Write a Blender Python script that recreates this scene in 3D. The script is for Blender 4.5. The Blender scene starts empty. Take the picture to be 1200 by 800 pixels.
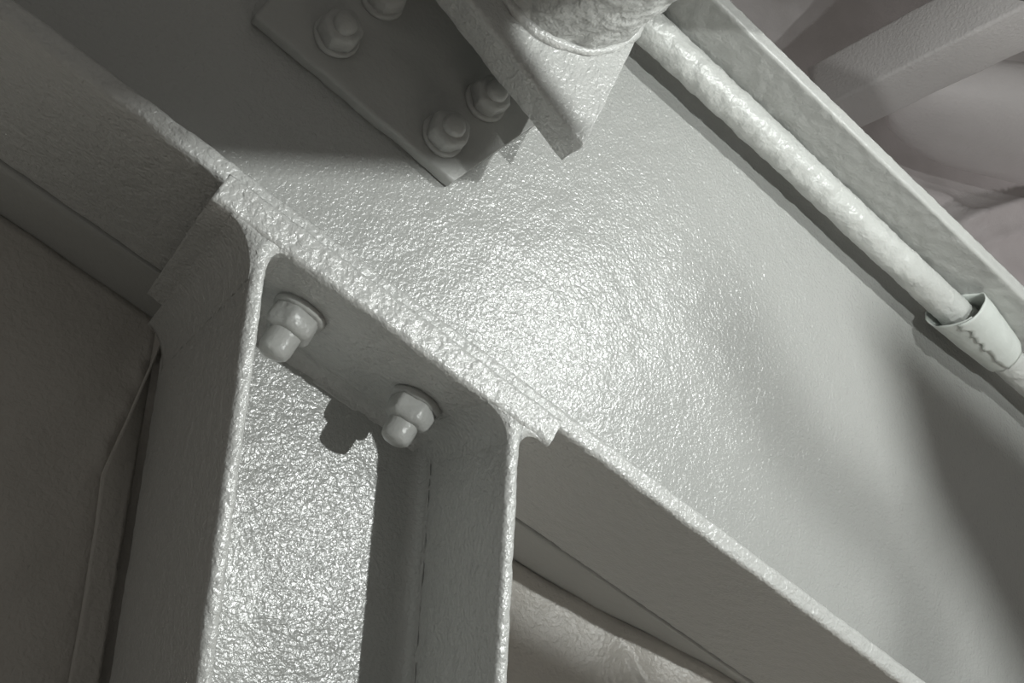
import bpy, bmesh, math, random
from mathutils import Vector, Matrix, noise

# ------------------------------------------------------------------ frames
# beam frame: x along the sloping beam, y into the wall, z square to the beam.
# world frame: z is up (the axis of the post); the beam slopes down 25.66 deg.
A = math.radians(25.66)
CA, SA = math.cos(A), math.sin(A)
LIFT = 1.55                                   # height of the joint over the floor
MB = Matrix(((CA, 0, SA, 0), (0, 1, 0, 0), (-SA, 0, CA, LIFT), (0, 0, 0, 1)))
def W(x, y, z):
    return MB @ Vector((x, y, z))

# ------------------------------------------------------------------ camera
scene = bpy.context.scene
F = 1160.0
ax = Vector((0.76199116, 0.57963128, 0.28878549))     # beam axes seen in the camera
ay = Vector((-0.49001304, 0.22452255, 0.84230448))
az = Vector((0.42338717, -0.78333722, 0.45511108))
right = Vector((ax.x, ay.x, az.x)); down = Vector((ax.y, ay.y, az.y)); fwd = Vector((ax.z, ay.z, az.z))
CAM = Vector((-0.22383972, -0.52279295, -0.25270201))
R3 = MB.to_3x3()
r, u, b = R3 @ right, R3 @ (-down), R3 @ (-fwd)
cd = bpy.data.cameras.new('camera'); cam = bpy.data.objects.new('camera', cd)
scene.collection.objects.link(cam)
cl = MB @ CAM
cam.matrix_world = Matrix(((r.x, u.x, b.x, cl.x), (r.y, u.y, b.y, cl.y), (r.z, u.z, b.z, cl.z), (0, 0, 0, 1)))
cd.sensor_fit = 'HORIZONTAL'; cd.sensor_width = 36.0; cd.lens = F / 1200 * 36; cd.clip_start = 0.01
scene.camera = cam

# ------------------------------------------------------------------ light
world = bpy.data.worlds.new('World'); scene.world = world; world.use_nodes = True
bg = world.node_tree.nodes['Background']
bg.inputs['Color'].default_value = (1.0, 0.965, 0.90, 1); bg.inputs['Strength'].default_value = 0.14
LAMPS = [((0.19, -0.42, 0.36), 6.4, 0.006), ((0.18, -0.75, 0.05), 14.5, 0.005)]   # two small work lamps, beam frame
for loc, en, rad in LAMPS:
    ld = bpy.data.lights.new('lamp', 'POINT'); ld.energy = en; ld.color = (0.97, 1.0, 0.975)
    ld.shadow_soft_size = rad
    lo = bpy.data.objects.new('lamp', ld); scene.collection.objects.link(lo); lo.location = W(*loc)
fd = bpy.data.lights.new('added_floor_fill', 'SPOT'); fd.energy = 55; fd.color = (1.0, 0.965, 0.91)   # added fill, bounced off the floor to brighten the undersides
fd.spot_size = math.radians(110); fd.spot_blend = 0.6; fd.shadow_soft_size = 0.05
fo = bpy.data.objects.new('added_floor_fill', fd); scene.collection.objects.link(fo); fo.location = (0.75, -0.55, 0.72)
rd = bpy.data.lights.new('added_roof_fill', 'POINT'); rd.energy = 3.0; rd.color = (1.0, 0.95, 0.95); rd.shadow_soft_size = 0.06   # added fill to brighten the roof space
ro = bpy.data.objects.new('added_roof_fill', rd); scene.collection.objects.link(ro); ro.location = (1.85, 0.22, LIFT + 0.42)
vs = scene.view_settings
vs.view_transform = 'Standard'; vs.look = 'None'; vs.exposure = 0.0; vs.gamma = 1.0; vs.use_curve_mapping = False

# ------------------------------------------------------------------ materials
def paint(name, col, rough, peel, peel_scale, lump=0.0, lump_scale=60.0, tint=0.03, spec=0.5, grime=0.0):
    m = bpy.data.materials.new(name); m.use_nodes = True
    nt = m.node_tree; N = nt.nodes; L = nt.links
    bs = N['Principled BSDF']
    bs.inputs['Roughness'].default_value = rough
    bs.inputs['Specular IOR Level'].default_value = spec
    tc = N.new('ShaderNodeTexCoord')
    big = N.new('ShaderNodeTexNoise'); big.inputs['Scale'].default_value = 9.0; big.inputs['Detail'].default_value = 4
    L.new(tc.outputs['Object'], big.inputs['Vector'])
    ramp = N.new('ShaderNodeMix'); ramp.data_type = 'RGBA'
    ramp.inputs[6].default_value = (*[c * (1 - tint - grime) for c in col], 1)
    ramp.inputs[7].default_value = (*[min(1, c * (1 + tint)) for c in col], 1)
    L.new(big.outputs['Fac'], ramp.inputs[0]); L.new(ramp.outputs[2], bs.inputs['Base Color'])
    n1 = N.new('ShaderNodeTexNoise'); n1.inputs['Scale'].default_value = peel_scale
    n1.inputs['Detail'].default_value = 2.0; n1.inputs['Roughness'].default_value = 0.45; n1.inputs['Distortion'].default_value = 0.4
    L.new(tc.outputs['Object'], n1.inputs['Vector'])
    b1 = N.new('ShaderNodeBump'); b1.inputs['Strength'].default_value = 1.0; b1.inputs['Distance'].default_value = peel
    L.new(n1.outputs['Fac'], b1.inputs['Height'])
    last = b1
    if lump > 0:
        n2 = N.new('ShaderNodeTexNoise'); n2.inputs['Scale'].default_value = lump_scale; n2.inputs['Detail'].default_value = 3.0
        L.new(tc.outputs['Object'], n2.inputs['Vector'])
        b2 = N.new('ShaderNodeBump'); b2.inputs['Strength'].default_value = 1.0; b2.inputs['Distance'].default_value = lump
        L.new(n2.outputs['Fac'], b2.inputs['Height']); L.new(b1.outputs['Normal'], b2.inputs['Normal'])
        last = b2
    L.new(last.outputs['Normal'], bs.inputs['Normal'])
    return m
GREY = (0.44, 0.445, 0.43)
M = dict(
    peel=paint('orange_peel_paint', GREY, 0.25, 0.00085, 390.0, 0.0012, 45.0, spec=1.0),
    edge=paint('lit_lumpy_edge_paint', (0.52, 0.525, 0.51), 0.28, 0.0010, 360.0, 0.0014, 90.0, spec=0.9),  # same paint as the web, lightened to stand in for stronger light
    smooth=paint('smooth_paint', (0.43, 0.435, 0.42), 0.42, 0.0004, 300.0, 0.001, 40.0),
    bolt=paint('bolt_paint', GREY, 0.34, 0.0006, 260.0, 0.001, 70.0, spec=0.5),
    conduit=paint('conduit_paint', (0.53, 0.54, 0.52), 0.34, 0.0010, 200.0, 0.002, 80.0, spec=0.5),
    tape=paint('tape_wrap', (0.62, 0.65, 0.62), 0.5, 0.0003, 150.0, 0.001, 60.0),
    crust=paint('crusty_spray', (0.47, 0.475, 0.46), 0.45, 0.002, 160.0, 0.006, 70.0),
    sheet=paint('painted_wall_sheet', (0.58, 0.555, 0.515), 0.36, 0.0008, 260.0, 0.003, 22.0, grime=0.10),
    cloth=paint('wrap_cloth', (0.70, 0.665, 0.665), 0.6, 0.0005, 240.0, 0.002, 30.0),
    purlin=paint('purlin_paint', (0.68, 0.655, 0.65), 0.55, 0.001, 220.0),
    roof=paint('roof_board', (0.30, 0.275, 0.255), 0.7, 0.002, 60.0, grime=0.1),
    floor=paint('concrete', (0.52, 0.50, 0.47), 0.8, 0.002, 60.0, grime=0.15),
    lampcase=paint('lamp_case', (0.05, 0.05, 0.05), 0.5, 0.0002, 200.0),
)

# ------------------------------------------------------------------ helpers
COL = scene.collection
def link(name, me, mat, parent=None, mw=None, smooth=True):
    o = bpy.data.objects.new(name, me); COL.objects.link(o)
    me.materials.append(M[mat])
    if smooth: me.polygons.foreach_set('use_smooth', [True] * len(me.polygons))
    if parent is not None: o.parent = parent
    elif mw is not None: o.matrix_world = mw
    return o
def thing(name, label, cat, mw, group=None):
    o = bpy.data.objects.new(name, None); COL.objects.link(o); o.matrix_world = mw
    o.empty_display_size = 0.05
    o['label'] = label; o['category'] = cat
    if group: o['group'] = group
    return o
def tag(o, label, cat, group=None):
    o['label'] = label; o['category'] = cat
    if group: o['group'] = group
def mesh(verts, faces):
    me = bpy.data.meshes.new('m'); me.from_pydata(verts, [], faces); me.update(); return me
def lumps(me, amp, scale, amp2=0.0, scale2=400.0, seed=0.0):
    me.update()
    nrm = [v.normal.copy() for v in me.vertices]
    off = Vector((seed, seed * 1.7, -seed))
    for v, nn in zip(me.vertices, nrm):
        d = amp * noise.noise(v.co * scale + off)
        if amp2: d += amp2 * noise.noise(v.co * scale2 + off)
        v.co += nn * d
    me.update()
def samples(a, b, step, fine=None):
    """positions from a to b; fine=(lo,hi,step) gives a denser stretch"""
    out = [a]; x = a
    while x < b - 1e-9:
        s = step
        if fine and fine[0] - step < x < fine[1]: s = fine[2]
        x = min(b, x + s); out.append(x)
    return out
def rrect(x0, x1, y0, y1, rad, n=4, step=0.004, fine=None):
    """rounded rectangle outline, ccw; fine = function(p) -> step"""
    pts = []
    cs = [((x1 - rad, y1 - rad), 0), ((x0 + rad, y1 - rad), 90), ((x0 + rad, y0 + rad), 180), ((x1 - rad, y0 + rad), 270)]
    for (cx, cy), a0 in cs:
        for k in range(n + 1):
            t = math.radians(a0 + 90 * k / n)
            pts.append((cx + rad * math.cos(t), cy + rad * math.sin(t)))
    return densify(pts, step, fine)
def densify(pts, step, fine=None):
    out = []
    for i, p in enumerate(pts):
        q = pts[(i + 1) % len(pts)]
        out.append(p)
        d = math.hypot(q[0] - p[0], q[1] - p[1])
        if d < 1e-9: out.pop(); continue
        pos = 0.0
        while True:
            t = pos / d; pp = (p[0] + (q[0] - p[0]) * t, p[1] + (q[1] - p[1]) * t)
            s = fine(pp) if fine else step
            pos += s
            if pos > d - s * 0.5: break
            t = pos / d
            out.append((p[0] + (q[0] - p[0]) * t, p[1] + (q[1] - p[1]) * t))
    return out
def extrude(profile, along, place):
    """sweep a closed 2D outline; place(p, q, s) -> 3D point"""
    n = len(profile); verts = []; faces = []
    for s in along:
        verts += [place(p, q, s) for p, q in profile]
    for i in range(len(along) - 1):
        for j in range(n):
            k = (j + 1) % n
            faces.append((i * n + j, i * n + k, (i + 1) * n + k, (i + 1) * n + j))
    faces.append(tuple(reversed(range(n)))); base = (len(along) - 1) * n
    faces.append(tuple(base + j for j in range(n)))
    me = mesh(verts, faces); fix(me); return me
def fix(me):
    bm = bmesh.new(); bm.from_mesh(me); bmesh.ops.recalc_face_normals(bm, faces=bm.faces); bm.to_mesh(me); bm.free(); me.update()
def boxmesh(x0, x1, y0, y1, z0, z1, bev=0.0, seg=2):
    bm = bmesh.new(); bmesh.ops.create_cube(bm, size=1.0)
    for v in bm.verts:
        v.co = Vector(((x0 + x1) / 2 + v.co.x * (x1 - x0), (y0 + y1) / 2 + v.co.y * (y1 - y0), (z0 + z1) / 2 + v.co.z * (z1 - z0)))
    if bev: bmesh.ops.bevel(bm, geom=bm.edges[:], offset=bev, segments=seg, profile=0.5, affect='EDGES')
    me = bpy.data.meshes.new('m'); bm.to_mesh(me); bm.free(); return me
def tube(path, rad, n=24, closed_ends=True, rfun=None):
    """round tube along a list of Vectors"""
    verts = []; faces = []; m = len(path)
    up = None
    for i, p in enumerate(path):
        t = (path[min(i + 1, m - 1)] - path[max(i - 1, 0)]).normalized()
        if up is None:
            up = Vector((0, 0, 1)) if abs(t.z) < 0.9 else Vector((0, 1, 0))
        e1 = (up - t * up.dot(t)).normalized(); up = e1; e2 = t.cross(e1)
        for j in range(n):
            a = 2 * math.pi * j / n
            rr = rad if rfun is None else rfun(i / (m - 1), a)
            verts.append(p + e1 * (rr * math.cos(a)) + e2 * (rr * math.sin(a)))
    for i in range(m - 1):
        for j in range(n):
            k = (j + 1) % n
            faces.append((i * n + j, i * n + k, (i + 1) * n + k, (i + 1) * n + j))
    if closed_ends:
        faces.append(tuple(reversed(range(n)))); faces.append(tuple((m - 1) * n + j for j in range(n)))
    me = mesh(verts, faces); fix(me); return me
def lathe(prof, n=40, hexa=False):
    """revolve (radius, height) pairs about z"""
    verts = []; faces = []
    for rr, h in prof:
        for j in range(n):
            a = 2 * math.pi * j / n; q = rr
            if hexa:
                k = (a + math.pi / 6) % (math.pi / 3) - math.pi / 6
                q = rr * (0.35 + 0.65 / math.cos(k) * 0.93)
            verts.append((q * math.cos(a), q * math.sin(a), h))
    m = len(prof)
    for i in range(m - 1):
        for j in range(n):
            k = (j + 1) % n
            faces.append((i * n + j, i * n + k, (i + 1) * n + k, (i + 1) * n + j))
    faces.append(tuple(reversed(range(n)))); faces.append(tuple((m - 1) * n + j for j in range(n)))
    me = mesh(verts, faces); fix(me); return me

# ------------------------------------------------------------------ room shell
def struct(name, me, mat, mw=None, smooth=False):
    o = link(name, me, mat, None, mw if mw is not None else Matrix(), smooth); o['kind'] = 'structure'; return o
struct('floor', boxmesh(-2.4, 3.2, -2.2, 1.9, -0.1, 0.0), 'floor')

# painted wall covering behind post and beam; its head follows the slope of the beam
def wall_y(x, z):
    y = 0.273
    # right of the post the sheet is pulled forward towards the beam flange
    t = max(0.0, min(1.0, (x - 0.12) / 0.30)); t = t * t * (3 - 2 * t)
    y -= 0.085 * t * max(0.0, min(1.0, 1.0 + z / 0.5))
    y += 0.006 * noise.noise(Vector((x * 9, z * 7, 0.3)))
    y += 0.003 * noise.noise(Vector((x * 26, z * 14, 4.3)))
    return y
def seg_d(x, z, a, b):
    ax_, az_ = a; bx, bz = b
    dx, dz = bx - ax_, bz - az_; L2 = dx * dx + dz * dz
    t = max(0, min(1, ((x - ax_) * dx + (z - az_) * dz) / L2))
    px, pz = ax_ + dx * t, az_ + dz * t
    side = (x - ax_) * dz - (z - az_) * dx
    return math.hypot(x - px, z - pz), (1 if side > 0 else -1), t
CREASE = [((-0.2165, 0.012), (-0.199, -0.055), 0.006), ((-0.199, -0.055), (-0.188, -0.122), 0.004),
          ((0.265, -0.02), (0.33, -0.075), 0.008), ((0.33, -0.075), (0.37, -0.16), 0.006),
          ((-0.345, -0.12), (-0.32, -0.07), 0.005)]
xs = samples(-1.6, 1.6, 0.05, (-0.65, 0.75, 0.006)); ks = samples(0.0, 1.35, 0.05, (-0.1, 0.42, 0.006))
vv = []; ff = []
for x in xs:
    for k in ks:
        # run straight down from the beam's underside
        xx = x + SA * k; zz = -0.0015 - CA * k
        y = wall_y(xx, zz)
        for a_, b_, amp in CREASE:
            d, s, t = seg_d(xx, zz, a_, b_)
            w = math.exp(-d / 0.012) * (1 - abs(2 * t - 1) ** 4)
            y += -amp * w * (1 if s > 0 else -0.35)
        v = W(xx, y, zz); v.z = max(v.z, 0.001); vv.append(v)
nk = len(ks)
for i in range(len(xs) - 1):
    for j in range(nk - 1):
        ff.append((i * nk + j, i * nk + j + 1, (i + 1) * nk + j + 1, (i + 1) * nk + j))
me = mesh(vv, ff); fix(me)
wb = struct('wall_back', me, 'sheet', None, True)
sol = wb.modifiers.new('thick', 'SOLIDIFY'); sol.thickness = 0.012; sol.offset = -1 if me.polygons[0].normal.y < 0 else 1

# lap of the wall sheet beside the post
def wall_pt(px, py, yv):
    o_ = MB @ CAM; d_ = MB.to_3x3() @ (right * ((px - 600) / F) + down * ((py - 400) / F) + fwd)
    return o_ + d_ * ((yv - o_.y) / d_.y)
lap = [wall_pt(*p, 0.258) for p in [(204, 358), (196, 383), (182, 416), (164, 456), (148, 492), (131, 528), (118, 556), (112, 620), (96, 720), (70, 860), (40, 1000)]]
NLAP = 8; vv = []; ff = []
for i, p in enumerate(lap):
    for k in range(NLAP + 1):
        t = k / NLAP; x = p.x + (-0.2005 - p.x) * t
        dy = -0.004 + 0.010 * t if i < 7 else -0.004 + 0.012 + 0.0 * t
        vv.append((x, p.y + dy + 0.0015 * noise.noise(Vector((x * 30, p.z * 30, 5))), p.z))
for i in range(len(lap) - 1):
    for k in range(NLAP):
        q = i * (NLAP + 1) + k; ff.append((q, q + 1, q + NLAP + 2, q + NLAP + 1))
me = mesh(vv, ff); fix(me)
lo_ = link('sheet_lap', me, 'sheet', wb); sol = lo_.modifiers.new('t', 'SOLIDIFY'); sol.thickness = 0.002; sol.offset = 0

# closure strip between beam flange and wall
me = extrude(rrect(0.1835, 0.300, -0.001, 0.006, 0.0015, 2, 0.01), samples(-1.5, 1.5, 0.02), lambda p, q, s: (s, p, q))
lumps(me, 0.0012, 18)
struct('trim_1', me, 'smooth', MB, True)

# ------------------------------------------------------------------ sloping beam
beam = thing('steel_beam', 'deep grey painted steel I-beam sloping down across the picture', 'beam', MB)
X0, X1 = -1.5, 1.5
alongx = samples(X0, X1, 0.03, (-0.48, 0.56, 0.0022))
# web with root fillets
tw = 0.0043; yc = 0.09; rf = 0.018
prof = []
zt, zb = 0.3865, 0.0135
for k in range(7):
    t = math.radians(90 * k / 6); prof.append((yc + tw + rf - rf * math.cos(t) if False else yc + tw + rf * (1 - math.sin(t)), zb + rf * (1 - math.cos(t))))
prof += [(yc + tw, zb + rf + (zt - zb - 2 * rf) * i / 8) for i in range(1, 8)]
for k in range(7):
    t = math.radians(90 * k / 6); prof.append((yc + tw + rf * (1 - math.cos(t)), zt - rf * (1 - math.sin(t))))
front = []
for k in range(7):
    t = math.radians(90 * k / 6); front.append((yc - tw - rf * (1 - math.sin(t)), zt - rf * (1 - math.cos(t))))
nz = 130
front += [(yc - tw, zt - rf - (zt - zb - 2 * rf) * i / nz) for i in range(1, nz)]
for k in range(7):
    t = math.radians(90 * k / 6); front.append((yc - tw - rf * (1 - math.cos(t)), zb + rf * (1 - math.sin(t))))
me = extrude(prof + front, samples(X0, X1, 0.03, (-0.48, 0.60, 0.003)), lambda p, q, s: (s, p, q))
lumps(me, 0.0009, 14, 0.0003, 60)
link('web', me, 'peel', beam)
def fine_front(p): return 0.0016 if p[0] < 0.008 else 0.0035
me = extrude(rrect(0.0, 0.18, 0.0, 0.0135, 0.0035, 4, 0.006, fine_front), alongx, lambda p, q, s: (s, p, q))
lumps(me, 0.0006, 110, 0.0003, 330, 3)
o = link('flange', me, 'edge', beam); o['label'] = 'lower flange with a lumpy painted edge'
me = extrude(rrect(0.0, 0.18, 0.3865, 0.40, 0.003, 4, 0.006, fine_front), samples(X0, X1, 0.03, (-0.1, 0.6, 0.0025)), lambda p, q, s: (s, p, q))
lumps(me, 0.0006, 120, 0.0003, 330, 7)
o = link('flange', me, 'smooth', beam); o['label'] = 'upper flange'

# ------------------------------------------------------------------ post
UL, UR, TF, YF = -0.1973, -0.0260, 0.0085, -0.0155
post = thing('steel_post', 'upright grey painted steel I-section post with cap plate bolted under the beam', 'post', Matrix())
def topv(u_):                      # world height of the cap plate underside (beam z = -0.021) at world x = u_
    return LIFT + (-0.021 - SA * u_) / CA
def flange(u0, u1, name, seed):
    pr = rrect(u0, u1, YF, 0.245, 0.0034, 4, 0.003, lambda p: 0.0016 if p[1] < YF + 0.008 else 0.003)
    vs_ = samples(0.0, 1.0, 0.02, (0.72, 1.0, 0.0016))
    def place(p, q, s):
        top = topv(p) + 0.001
        return (p, q, 0.002 + (top - 0.002) * s)
    m_ = extrude(pr, vs_, place); lumps(m_, 0.0005, 110, 0.0003, 330, seed)
    return link('flange', m_, 'edge', post)
flange(UL, UL + TF, 'flange', 11)
flange(UR - TF, UR, 'flange', 17)
# web with fillets, front face at y = 0.104
YW = 0.104; rw = 0.012
pf = []
a0, a1 = UL + TF, UR - TF
for k in range(7):
    t = math.radians(90 * k / 6); pf.append((a0 + rw * (1 - math.sin(t)), YW - rw * (1 - math.cos(t))))
pf = list(reversed(pf))
pf += [(a0 + rw + (a1 - a0 - 2 * rw) * i / 50, YW) for i in range(1, 50)]
pf += [(a1 - rw * (1 - math.sin(math.radians(90 * k / 6))), YW - rw * (1 - math.cos(math.radians(90 * k / 6)))) for k in range(7)]
pf += [(a1, YW + 0.007), (a0, YW + 0.007)]
me = extrude(pf, samples(0.0, 1.0, 0.02, (0.72, 1.0, 0.0016)), lambda p, q, s: (p, q, 0.002 + (topv(p) - 0.002) * s))
lumps(me, 0.0007, 22, 0.0003, 70, 5)
link('web', me, 'peel', post)
# base plate on the floor
link('base_plate', boxmesh(UL - 0.05, UR + 0.05, -0.04, 0.27, 0.0, 0.002), 'smooth', post, smooth=False)
# cap plate, square to the beam
CX0, CX1 = -0.2380, 0.0025
me = extrude(rrect(-0.0175, 0.178, -0.021, -0.0012, 0.0042, 5, 0.006, lambda p: 0.0016 if p[0] < -0.008 else 0.006),
             samples(CX0, CX1, 0.0016), lambda p, q, s: W(s, p, q))
lumps(me, 0.0007, 120, 0.0004, 330, 23)
cap = link('cap_plate', me, 'edge', post)
# weld fillets under the cap plate
CAPD = Vector((CA, 0, -SA)); DN = Vector((0, 0, -1)); YD = Vector((0, 1, 0))
def fillet(corner, d1, l1, d2, l2, path, seed):
    """concave weld run: legs l1 along d1 and l2 along d2 from the corner, swept along path"""
    pr = [(0.0, 0.0)]
    for k in range(11):
        t = math.radians(90 * k / 10)
        pr.append((1 - math.sin(t), 1 - math.cos(t)))
    e1_, e2_ = -0.0043 / l1, -0.006 / l2
    pr = [(e1_, e2_), (1.0, e2_)] + pr[1:] + [(e1_, 1.0)]
    L_ = path.length; n_ = max(2, int(L_ / 0.002))
    m_ = extrude(pr, [i / n_ for i in range(n_ + 1)], lambda p, q, s_: corner + path * s_ + d1 * (l1 * p) + d2 * (l2 * q))
    lumps(m_, 0.0004, 110, 0.0003, 330, seed); return link('weld_bead', m_, 'edge', cap)
def cappt(u_, y_): return Vector((u_, y_, topv(u_)))
def collar(u0, u1, lo1, lo2, li1, li2, seed):
    """weld run round both sides of a flange: outer legs lo, inner legs li (d along cap, then down the flange)"""
    sg = 1 if u0 < u1 else -1                      # u0 = outer face, u1 = inner face
    pts = []                                       # (world x, world z, share of depth)
    c0, c1 = cappt(u0, 0), cappt(u1, 0)
    for k in range(13):
        t = math.radians(90 * k / 12); a_, b_ = 1 - math.sin(t), 1 - math.cos(t)
        p = c0 - CAPD * (sg * lo1 * a_) + DN * (lo2 * b_); pts.append((p.x, p.z, b_))
    for k in range(1, 5):
        t = k / 5; pts.append((u0 + (u1 - u0) * t, (c0.z - lo2) * (1 - t) + (c1.z - li2) * t, 1.0))
    for k in range(13):
        t = math.radians(90 - 90 * k / 12); a_, b_ = 1 - math.sin(t), 1 - math.cos(t)
        p = c1 + CAPD * (sg * li1 * a_) + DN * (li2 * b_); pts.append((p.x, p.z, b_))
    p = c1 + CAPD * (sg * li1); q = c0 - CAPD * (sg * lo1); UPC = Vector((SA, 0, CA)) * 0.004
    for k in range(9):
        w = (p + UPC).lerp(q + UPC, k / 8); pts.append((w.x, w.z, 0.0))
    n_ = len(pts); ys = [0.0, 0.0015, 0.004] + [0.008 + 0.006 * k for k in range(41)]
    verts = []; faces = []
    for si, y in enumerate(ys):
        for (x, z, b_) in pts:
            yy = YF - 0.0006 + 0.0035 * b_ ** 3 * (1 - min(1, y / 0.012)) + y
            verts.append((x, yy, z))
    for a_ in range(len(ys) - 1):
        for k in range(n_):
            l = (k + 1) % n_; faces.append((a_ * n_ + k, a_ * n_ + l, (a_ + 1) * n_ + l, (a_ + 1) * n_ + k))
    faces.append(tuple(range(n_))); faces.append(tuple(reversed([(len(ys) - 1) * n_ + k for k in range(n_)])))
    me_ = mesh(verts, faces); fix(me_)
    bm_ = bmesh.new(); bm_.from_mesh(me_)
    big = [f for f in bm_.faces if len(f.verts) > 4]
    bmesh.ops.triangulate(bm_, faces=big, ngon_method='EAR_CLIP'); bm_.to_mesh(me_); bm_.free()
    return link('weld_bead', me_, 'edge', cap)
collar(UL, UL + TF, 0.0165, 0.026, 0.011, 0.016, 1)
collar(UR, UR - TF, 0.0150, 0.011, 0.018, 0.015, 2)
fillet(cappt(UL + TF, YW), -YD, 0.012, DN, 0.010, cappt(UR - TF, YW) - cappt(UL + TF, YW), 5)

# ------------------------------------------------------------------ bolts
def bolt_parts(parent, mw, length, seed, washer=True, rs=0.0100, rn=0.0150, tilt=0.0):
    """bolt along +z of mw: shank with children nut and washer"""
    m_ = lathe([(rs * 0.98, -0.003), (rs, 0.004), (rs * 1.02, length * 0.5), (rs, length - 0.006), (rs * 0.93, length - 0.0025), (rs * 0.75, length - 0.0006), (rs * 0.3, length + 0.0006)], 36)
    lumps(m_, 0.0006, 90, 0.0003, 300, seed)
    s_ = link('bolt', m_, 'bolt', parent); s_.matrix_local = mw
    h = 0.0145
    m_ = lathe([(rn * 0.9, 0.003), (rn, 0.0045), (rn * 1.02, h * 0.6), (rn * 1.0, h), (rn * 0.9, h + 0.0025), (rn * 0.70, h + 0.0035)], 48, True)
    lumps(m_, 0.0012, 90, 0.0004, 300, seed + 3)
    link('nut', m_, 'bolt', s_)
    m_ = lathe([(rn * 1.12, -0.0005), (rn * 1.16, 0.0012), (rn * 1.14, 0.0032), (rn * 1.02, 0.0042)], 40)
    lumps(m_, 0.0008, 80, 0.0003, 300, seed + 5)
    link('washer', m_, 'bolt', s_)
    return s_
def down_frame(x, y, z, rot=0.0, lean=(0, 0)):
    # +z of the bolt points along beam -z
    return MB @ Matrix.Translation((x, y, z)) @ Matrix.Rotation(lean[0], 4, 'X') @ Matrix.Rotation(lean[1], 4, 'Y') @ Matrix.Rotation(math.pi, 4, 'X') @ Matrix.Rotation(rot, 4, 'Z')
bolt_parts(post, down_frame(-0.1595, 0.0360, -0.0215, 0.3), 0.034, 31)
bolt_parts(post, down_frame(-0.0665, 0.0450, -0.0215, 0.9), 0.032, 41)

# ------------------------------------------------------------------ bracket and pipe on the beam web
br = thing('pipe_bracket', 'grey painted pipe stub with square end plate on bolted mounting plate', 'bracket', MB)
YB = 0.0852
me = extrude(rrect(YB - 0.012, YB, 0.1485, 0.345, 0.0028, 4, 0.004), samples(-0.290, -0.117, 0.0025),
             lambda p, q, s: (s + (q - 0.1485) * 0.34 * (s + 0.290) / 0.173, p, q - 0.004 * (s + 0.290) / 0.173))
lumps(me, 0.0010, 60, 0.0004, 200, 9)
link('mounting_plate', me, 'smooth', br)
def out_frame(x, y, z, rot):
    return Matrix.Translation((x, y, z)) @ Matrix.Rotation(math.pi / 2, 4, 'X') @ Matrix.Rotation(rot, 4, 'Z')
for i, (bx, bz) in enumerate([(-0.141, 0.1690), (-0.129, 0.2175), (-0.241, 0.177), (-0.232, 0.228)]):
    bolt_parts(br, out_frame(bx, YB - 0.0125, bz, 0.25 + i * 0.4), 0.0235, 51 + i * 7, rs=0.0088, rn=0.0145)
# short stub joining the two plates, then the thick end plate
me = boxmesh(-0.235, -0.165, 0.029, YB - 0.0115, 0.262, 0.335, 0.003); link('stub', me, 'smooth', br)
ex = samples(-0.245, -0.0665, 0.0025)
me = extrude(rrect(0.0, 0.030, 0.1870, 0.372, 0.0030, 4, 0.004), ex, lambda p, q, s: (s - 0.008 * (q - 0.1870) / 0.18, p, q + (-0.0665 - s) * 0.25 * (0.372 - q) / 0.18))
lumps(me, 0.0010, 70, 0.0004, 250, 13)
link('end_plate', me, 'edge', br)
PC = (-0.146, 0.306); PR = 0.070
pl = [Vector((PC[0], -0.0005 - 0.235 * i / 120, PC[1])) for i in range(121)]
me = tube(pl, PR, 110); lumps(me, 0.0030, 55, 0.0016, 150, 21)
link('pipe', me, 'crust', br)
ring = []
for i in range(140):
    a = 2 * math.pi * i / 140
    ring.append(Vector((PC[0] + (PR + 0.001) * math.cos(a), -0.002, PC[1] + (PR + 0.001) * math.sin(a))))
me = tube(ring + [ring[0]], 0.0036, 12, False); lumps(me, 0.0020, 70, 0.0008, 250, 5)
link('weld_bead', me, 'edge', br)

# ------------------------------------------------------------------ conduit under the upper flange
cn = thing('conduit', 'pale painted conduit pipe running under the upper flange with torn tape sleeve', 'conduit', MB)
CY, CZ, CR = 0.0510, 0.3690, 0.0152
cp = [Vector((x, CY + 0.0008 * math.sin(x * 9), CZ + 0.0006 * math.sin(x * 13))) for x in samples(-1.4, 1.4, 0.03, (-0.12, 0.56, 0.0022))]
me = tube(cp, CR, 44); lumps(me, 0.0012, 90, 0.0005, 300, 2)
link('pipe', me, 'conduit', cn)
# sleeve: a loose wrap of tape, flared at its upper end, ragged along the seam
sv = []; sf = []; NA = 56; NL = 26
sx0, sx1 = 0.338, 0.418
for i in range(NL + 1):
    t = i / NL
    for j in range(NA + 1):
        edge = 10 * noise.noise(Vector((t * 9, 3.3, 0))) + 5 * noise.noise(Vector((t * 31, 1.3, 0)))
        a = math.radians(214 + (385 + edge * 1.3) * j / NA)
        side_w = 0.5 + 0.5 * math.cos(a - math.radians(205))
        rr = CR + 0.0018 + 0.0135 * side_w * (1 - t) ** 0.8 + 0.0034 * (j / NA) ** 2 + 0.0007 * noise.noise(Vector((t * 5, math.cos(a) * 2, math.sin(a) * 2)))
        x = sx0 + (sx1 - sx0) * t + 0.003 * noise.noise(Vector((math.cos(a) * 2, math.sin(a) * 2, 7 + round(t)))) + 0.008 * (1 - t) * math.cos(a - math.radians(140))
        sv.append((x, CY + rr * math.cos(a), min(CZ + rr * math.sin(a), 0.3848)))
for i in range(NL):
    for j in range(NA):
        q = i * (NA + 1) + j
        sf.append((q, q + 1, q + NA + 2, q + NA + 1))
me = mesh(sv, sf)
o = link('tape_sleeve', me, 'tape', cn); o['label'] = 'loose flared tape wrap'
sol = o.modifiers.new('t', 'SOLIDIFY'); sol.thickness = 0.0012; sol.offset = 1

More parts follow.
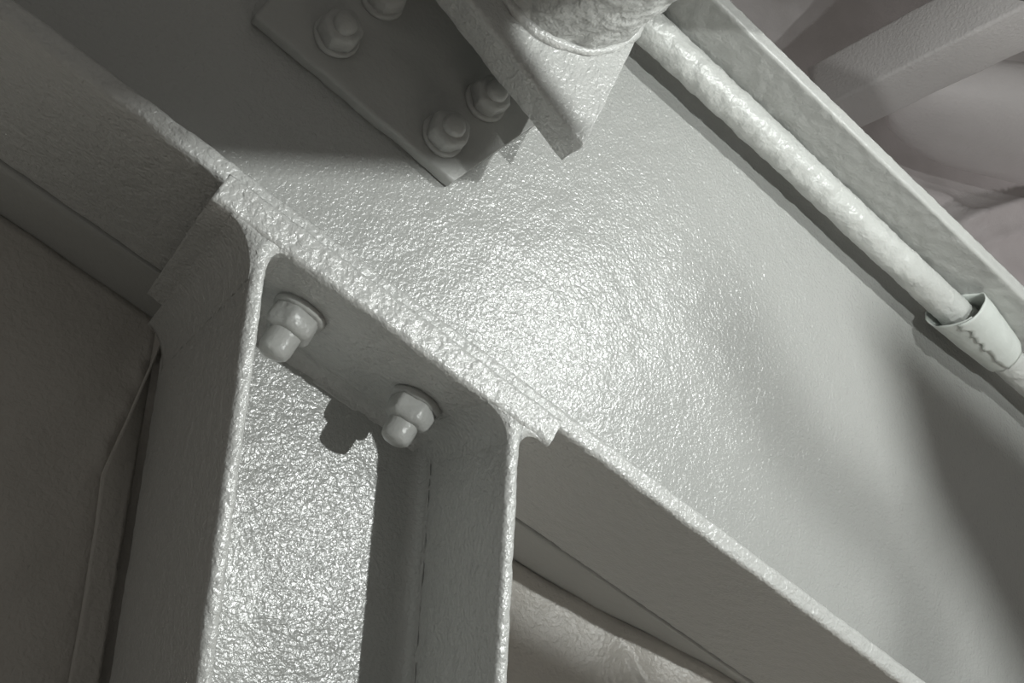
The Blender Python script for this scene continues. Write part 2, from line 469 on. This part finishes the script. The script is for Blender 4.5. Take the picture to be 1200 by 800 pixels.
# ------------------------------------------------------------------ roof space behind the upper flange
def cv(px, py, d):
    """a point of the place, found once from its sight line and distance (beam frame)"""
    v = Vector(((px - 600) / F, (py - 400) / F, 1.0)) * d
    return CAM + right * v.x + down * v.y + fwd * v.z
def wv(px, py, d): return MB @ cv(px, py, d)
struct('ceiling', boxmesh(-1.6, 3.2, -0.2, 1.9, 3.05, 3.1), 'roof')


def on_plane(px, py, axis, val):
    """where the sight line meets a world plane"""
    o_ = MB @ CAM; d_ = wv(px, py, 1.0) - o_
    return o_ + d_ * ((val - o_[axis]) / d_[axis])

struct('wall_upper', boxmesh(-1.6, 3.2, 1.75, 1.85, 1.9, 3.06), 'roof')

# purlin: a square timber-like steel box section crossing over the beam
PV = LIFT + 0.66
e2a, e2b = on_plane(986, 116, 2, PV), on_plane(1200, 8, 2, PV)
e1a = on_plane(1066, 124, 2, PV); e1b = on_plane(1200, 60, 2, PV)
dirp = (e2b - e2a).normalized(); side = Vector((-dirp.y, dirp.x, 0))
if side.x < 0: side = -side
wid = (e1a - e2a).dot(side)
far = e2a - dirp * 0.06; near = e2b + dirp * 0.9
pv = rrect(0.0, wid, 0.0, 0.085, 0.006, 3, 0.03)
def pplace(p, q, s): return far + dirp * s + side * p + Vector((0, 0, q))
me = extrude(pv, samples(0.0, (near - far).length, 0.02), pplace); lumps(me, 0.002, 20, 0.0008, 90, 4)
pu = link('roof_purlin', me, 'purlin', None, Matrix())
tag(pu, 'square grey purlin crossing above the beam among white wrapping', 'purlin')

# padded bag of insulation lying beside the purlin
def bag(name, c, e1, e2, e3, h1, h2, h3, power, amp, mat, label, seed):
    nu, nv = 60, 40; vv = []; ff = []
    for i in range(nv + 1):
        th = math.pi * i / nv - math.pi / 2
        for j in range(nu):
            ph = 2 * math.pi * j / nu
            def sp(x): return math.copysign(abs(x) ** power, x)
            v = e1 * (h1 * sp(math.cos(th)) * sp(math.cos(ph))) + e2 * (h2 * sp(math.cos(th)) * sp(math.sin(ph))) + e3 * (h3 * sp(math.sin(th)))
            d = amp * noise.noise(v * 9 + Vector((seed, 0, 0))) + amp * 0.4 * noise.noise(v * 26 + Vector((0, seed, 0)))
            vv.append(c + v * (1 + d / max(0.05, v.length)))
    for i in range(nv):
        for j in range(nu):
            k = (j + 1) % nu
            ff.append((i * nu + j, i * nu + k, (i + 1) * nu + k, (i + 1) * nu + j))
    me = mesh(vv, ff); bm = bmesh.new(); bm.from_mesh(me); bmesh.ops.remove_doubles(bm, verts=bm.verts, dist=1e-5); bm.to_mesh(me); bm.free(); fix(me)
    o = link(name, me, mat, None, Matrix()); tag(o, label, 'insulation'); return o
UPV = Vector((0, 0, 1))
RD = Vector((0.97, -0.22, -0.02)).normalized()
bag('insulation_roll', wv(1062, 112, 1.66) + RD * 0.34, RD, Vector((0.22, 0.97, 0)).normalized(), UPV, 0.36, 0.13, 0.075, 0.8, 0.008, 'cloth', 'fat pale wrapped roll tucked under the right side of the purlin', 2.0)

# draped dust sheet behind the upper flange
SY = 0.72
def sheet_uv(px, py): p = on_plane(px, py, 1, SY); return (p.x, p.z)
folds = [([(1030, 140), (1090, 176), (1150, 212), (1230, 232)], 0.030, 0.030, 1),
         ([(1085, 128), (1130, 150), (1180, 178), (1186, 200)], 0.022, 0.022, 1),
         ([(1110, 262), (1160, 246), (1230, 228)], 0.030, 0.022, 1),
         ([(1120, 300), (1170, 280), (1230, 262)], 0.016, 0.018, -1),
         ([(1075, 232), (1100, 240), (1120, 262)], 0.016, 0.020, -1)]
fl = [([sheet_uv(*p) for p in pts], amp, wd, sg) for pts, amp, wd, sg in folds]
u0, v0 = sheet_uv(880, 150); 
us = samples(0.45, 2.3, 0.05, (0.7, 1.8, 0.009)); zs = samples(LIFT - 0.1, LIFT + 1.35, 0.05, (LIFT + 0.3, LIFT + 1.2, 0.009))
vv = []; ff = []
for x in us:
    for z in zs:
        y = SY + 0.02 * noise.noise(Vector((x * 5, z * 5, 2))) + 0.006 * noise.noise(Vector((x * 17, z * 17, 6)))
        for line, amp, wd, sg in fl:
            best = 9; sd = 1
            for a_, b_ in zip(line[:-1], line[1:]):
                d, s_, t_ = seg_d(x, z, a_, b_)
                if d < best: best, sd = d, s_
            w = math.exp(-best / (wd * (1.8 if sd * sg > 0 else 0.5)))
            y -= amp * 1.5 * w
        vv.append((x, y, z))
n_ = len(zs)
for i in range(len(us) - 1):
    for j in range(n_ - 1):
        ff.append((i * n_ + j, i * n_ + j + 1, (i + 1) * n_ + j + 1, (i + 1) * n_ + j))
me = mesh(vv, ff); fix(me)
o = link('dust_sheet', me, 'cloth', None, Matrix()); tag(o, 'creased pale dust sheet hanging behind the upper flange', 'dust sheet')
sol = o.modifiers.new('t', 'SOLIDIFY'); sol.thickness = 0.003; sol.offset = 0

# ------------------------------------------------------------------ the two work lamps with unseen shade plates added (to the right of the view)
WEB_Y = 0.0857
def through(lamp, t, x, z):
    """point at share t of the way from the web point (x, z) to the lamp"""
    p = Vector((x, WEB_Y, z)); return p.lerp(Vector(lamp), t)
def shade_plate(parent, lamp, t, poly):  # unseen plate added to shape the lamp's shadow on web and wall
    q = [through(lamp, t, *p) for p in poly]; n = len(q)
    back = [p + Vector((0, -0.0015, 0)) for p in q]
    me = mesh(q + back, [tuple(range(n)), tuple(reversed(range(n, 2 * n)))] + [(i, (i + 1) % n, n + (i + 1) % n, n + i) for i in range(n)])
    fix(me); return link('added_shade_plate', me, 'lampcase', parent, smooth=False)
LEFT1 = [(-0.110, 0.164), (-0.90, -0.468), (-0.90, 0.32), (-0.24, 0.32), (-0.218, 0.195), (-0.185, 0.186), (-0.135, 0.172)]
LEFT2 = [(-0.104, 0.168), (-0.55, -0.188), (-0.55, 0.5), (-0.21, 0.5), (-0.185, 0.245), (-0.165, 0.235), (-0.102, 0.210)]
RIGHT = [(0.27, 0.345), (0.315, 0.30), (0.40, 0.205), (0.53, 0.14), (0.76, 0.02), (1.2, 0.02), (1.2, 0.345)]
for i, ((loc, en, rad), tl, lpoly, tr) in enumerate(zip(LAMPS, (0.664, 0.70), (LEFT1, LEFT2), (0.88, 0.89))):
    wl = thing('work_lamp', ['small black work lamp set high in front of the beam', 'small black work lamp set low in front of the post'][i], 'lamp', MB)
    shade_plate(wl, loc, tl, lpoly); shade_plate(wl, loc, tr, RIGHT)
    if i == 1: shade_plate(wl, loc, 0.80, [(0.140, -0.026), (0.165, -0.10), (0.20, -0.3), (0.24, -0.7), (1.2, -0.7), (1.2, -0.026)])
    x, y, z = loc
    if i == 1:
        cw = [(0.12, 0.235), (0.16, 0.212), (0.20, 0.19), (0.235, 0.172), (0.27, 0.155), (0.34, 0.15), (0.41, 0.15), (0.44, 0.115), (0.455, 0.05), (0.47, -0.1), (0.48, -0.6)]
        me = tube([through(loc, 0.90, *p) for p in cw], 0.0022, 10); link('added_shade_cable', me, 'lampcase', wl)  # unseen, added to throw soft shadow blotches on the web
    link('housing', boxmesh(x - 0.03, x + 0.03, y - 0.09, y - 0.02, z - 0.03, z + 0.03, 0.006), 'lampcase', wl)
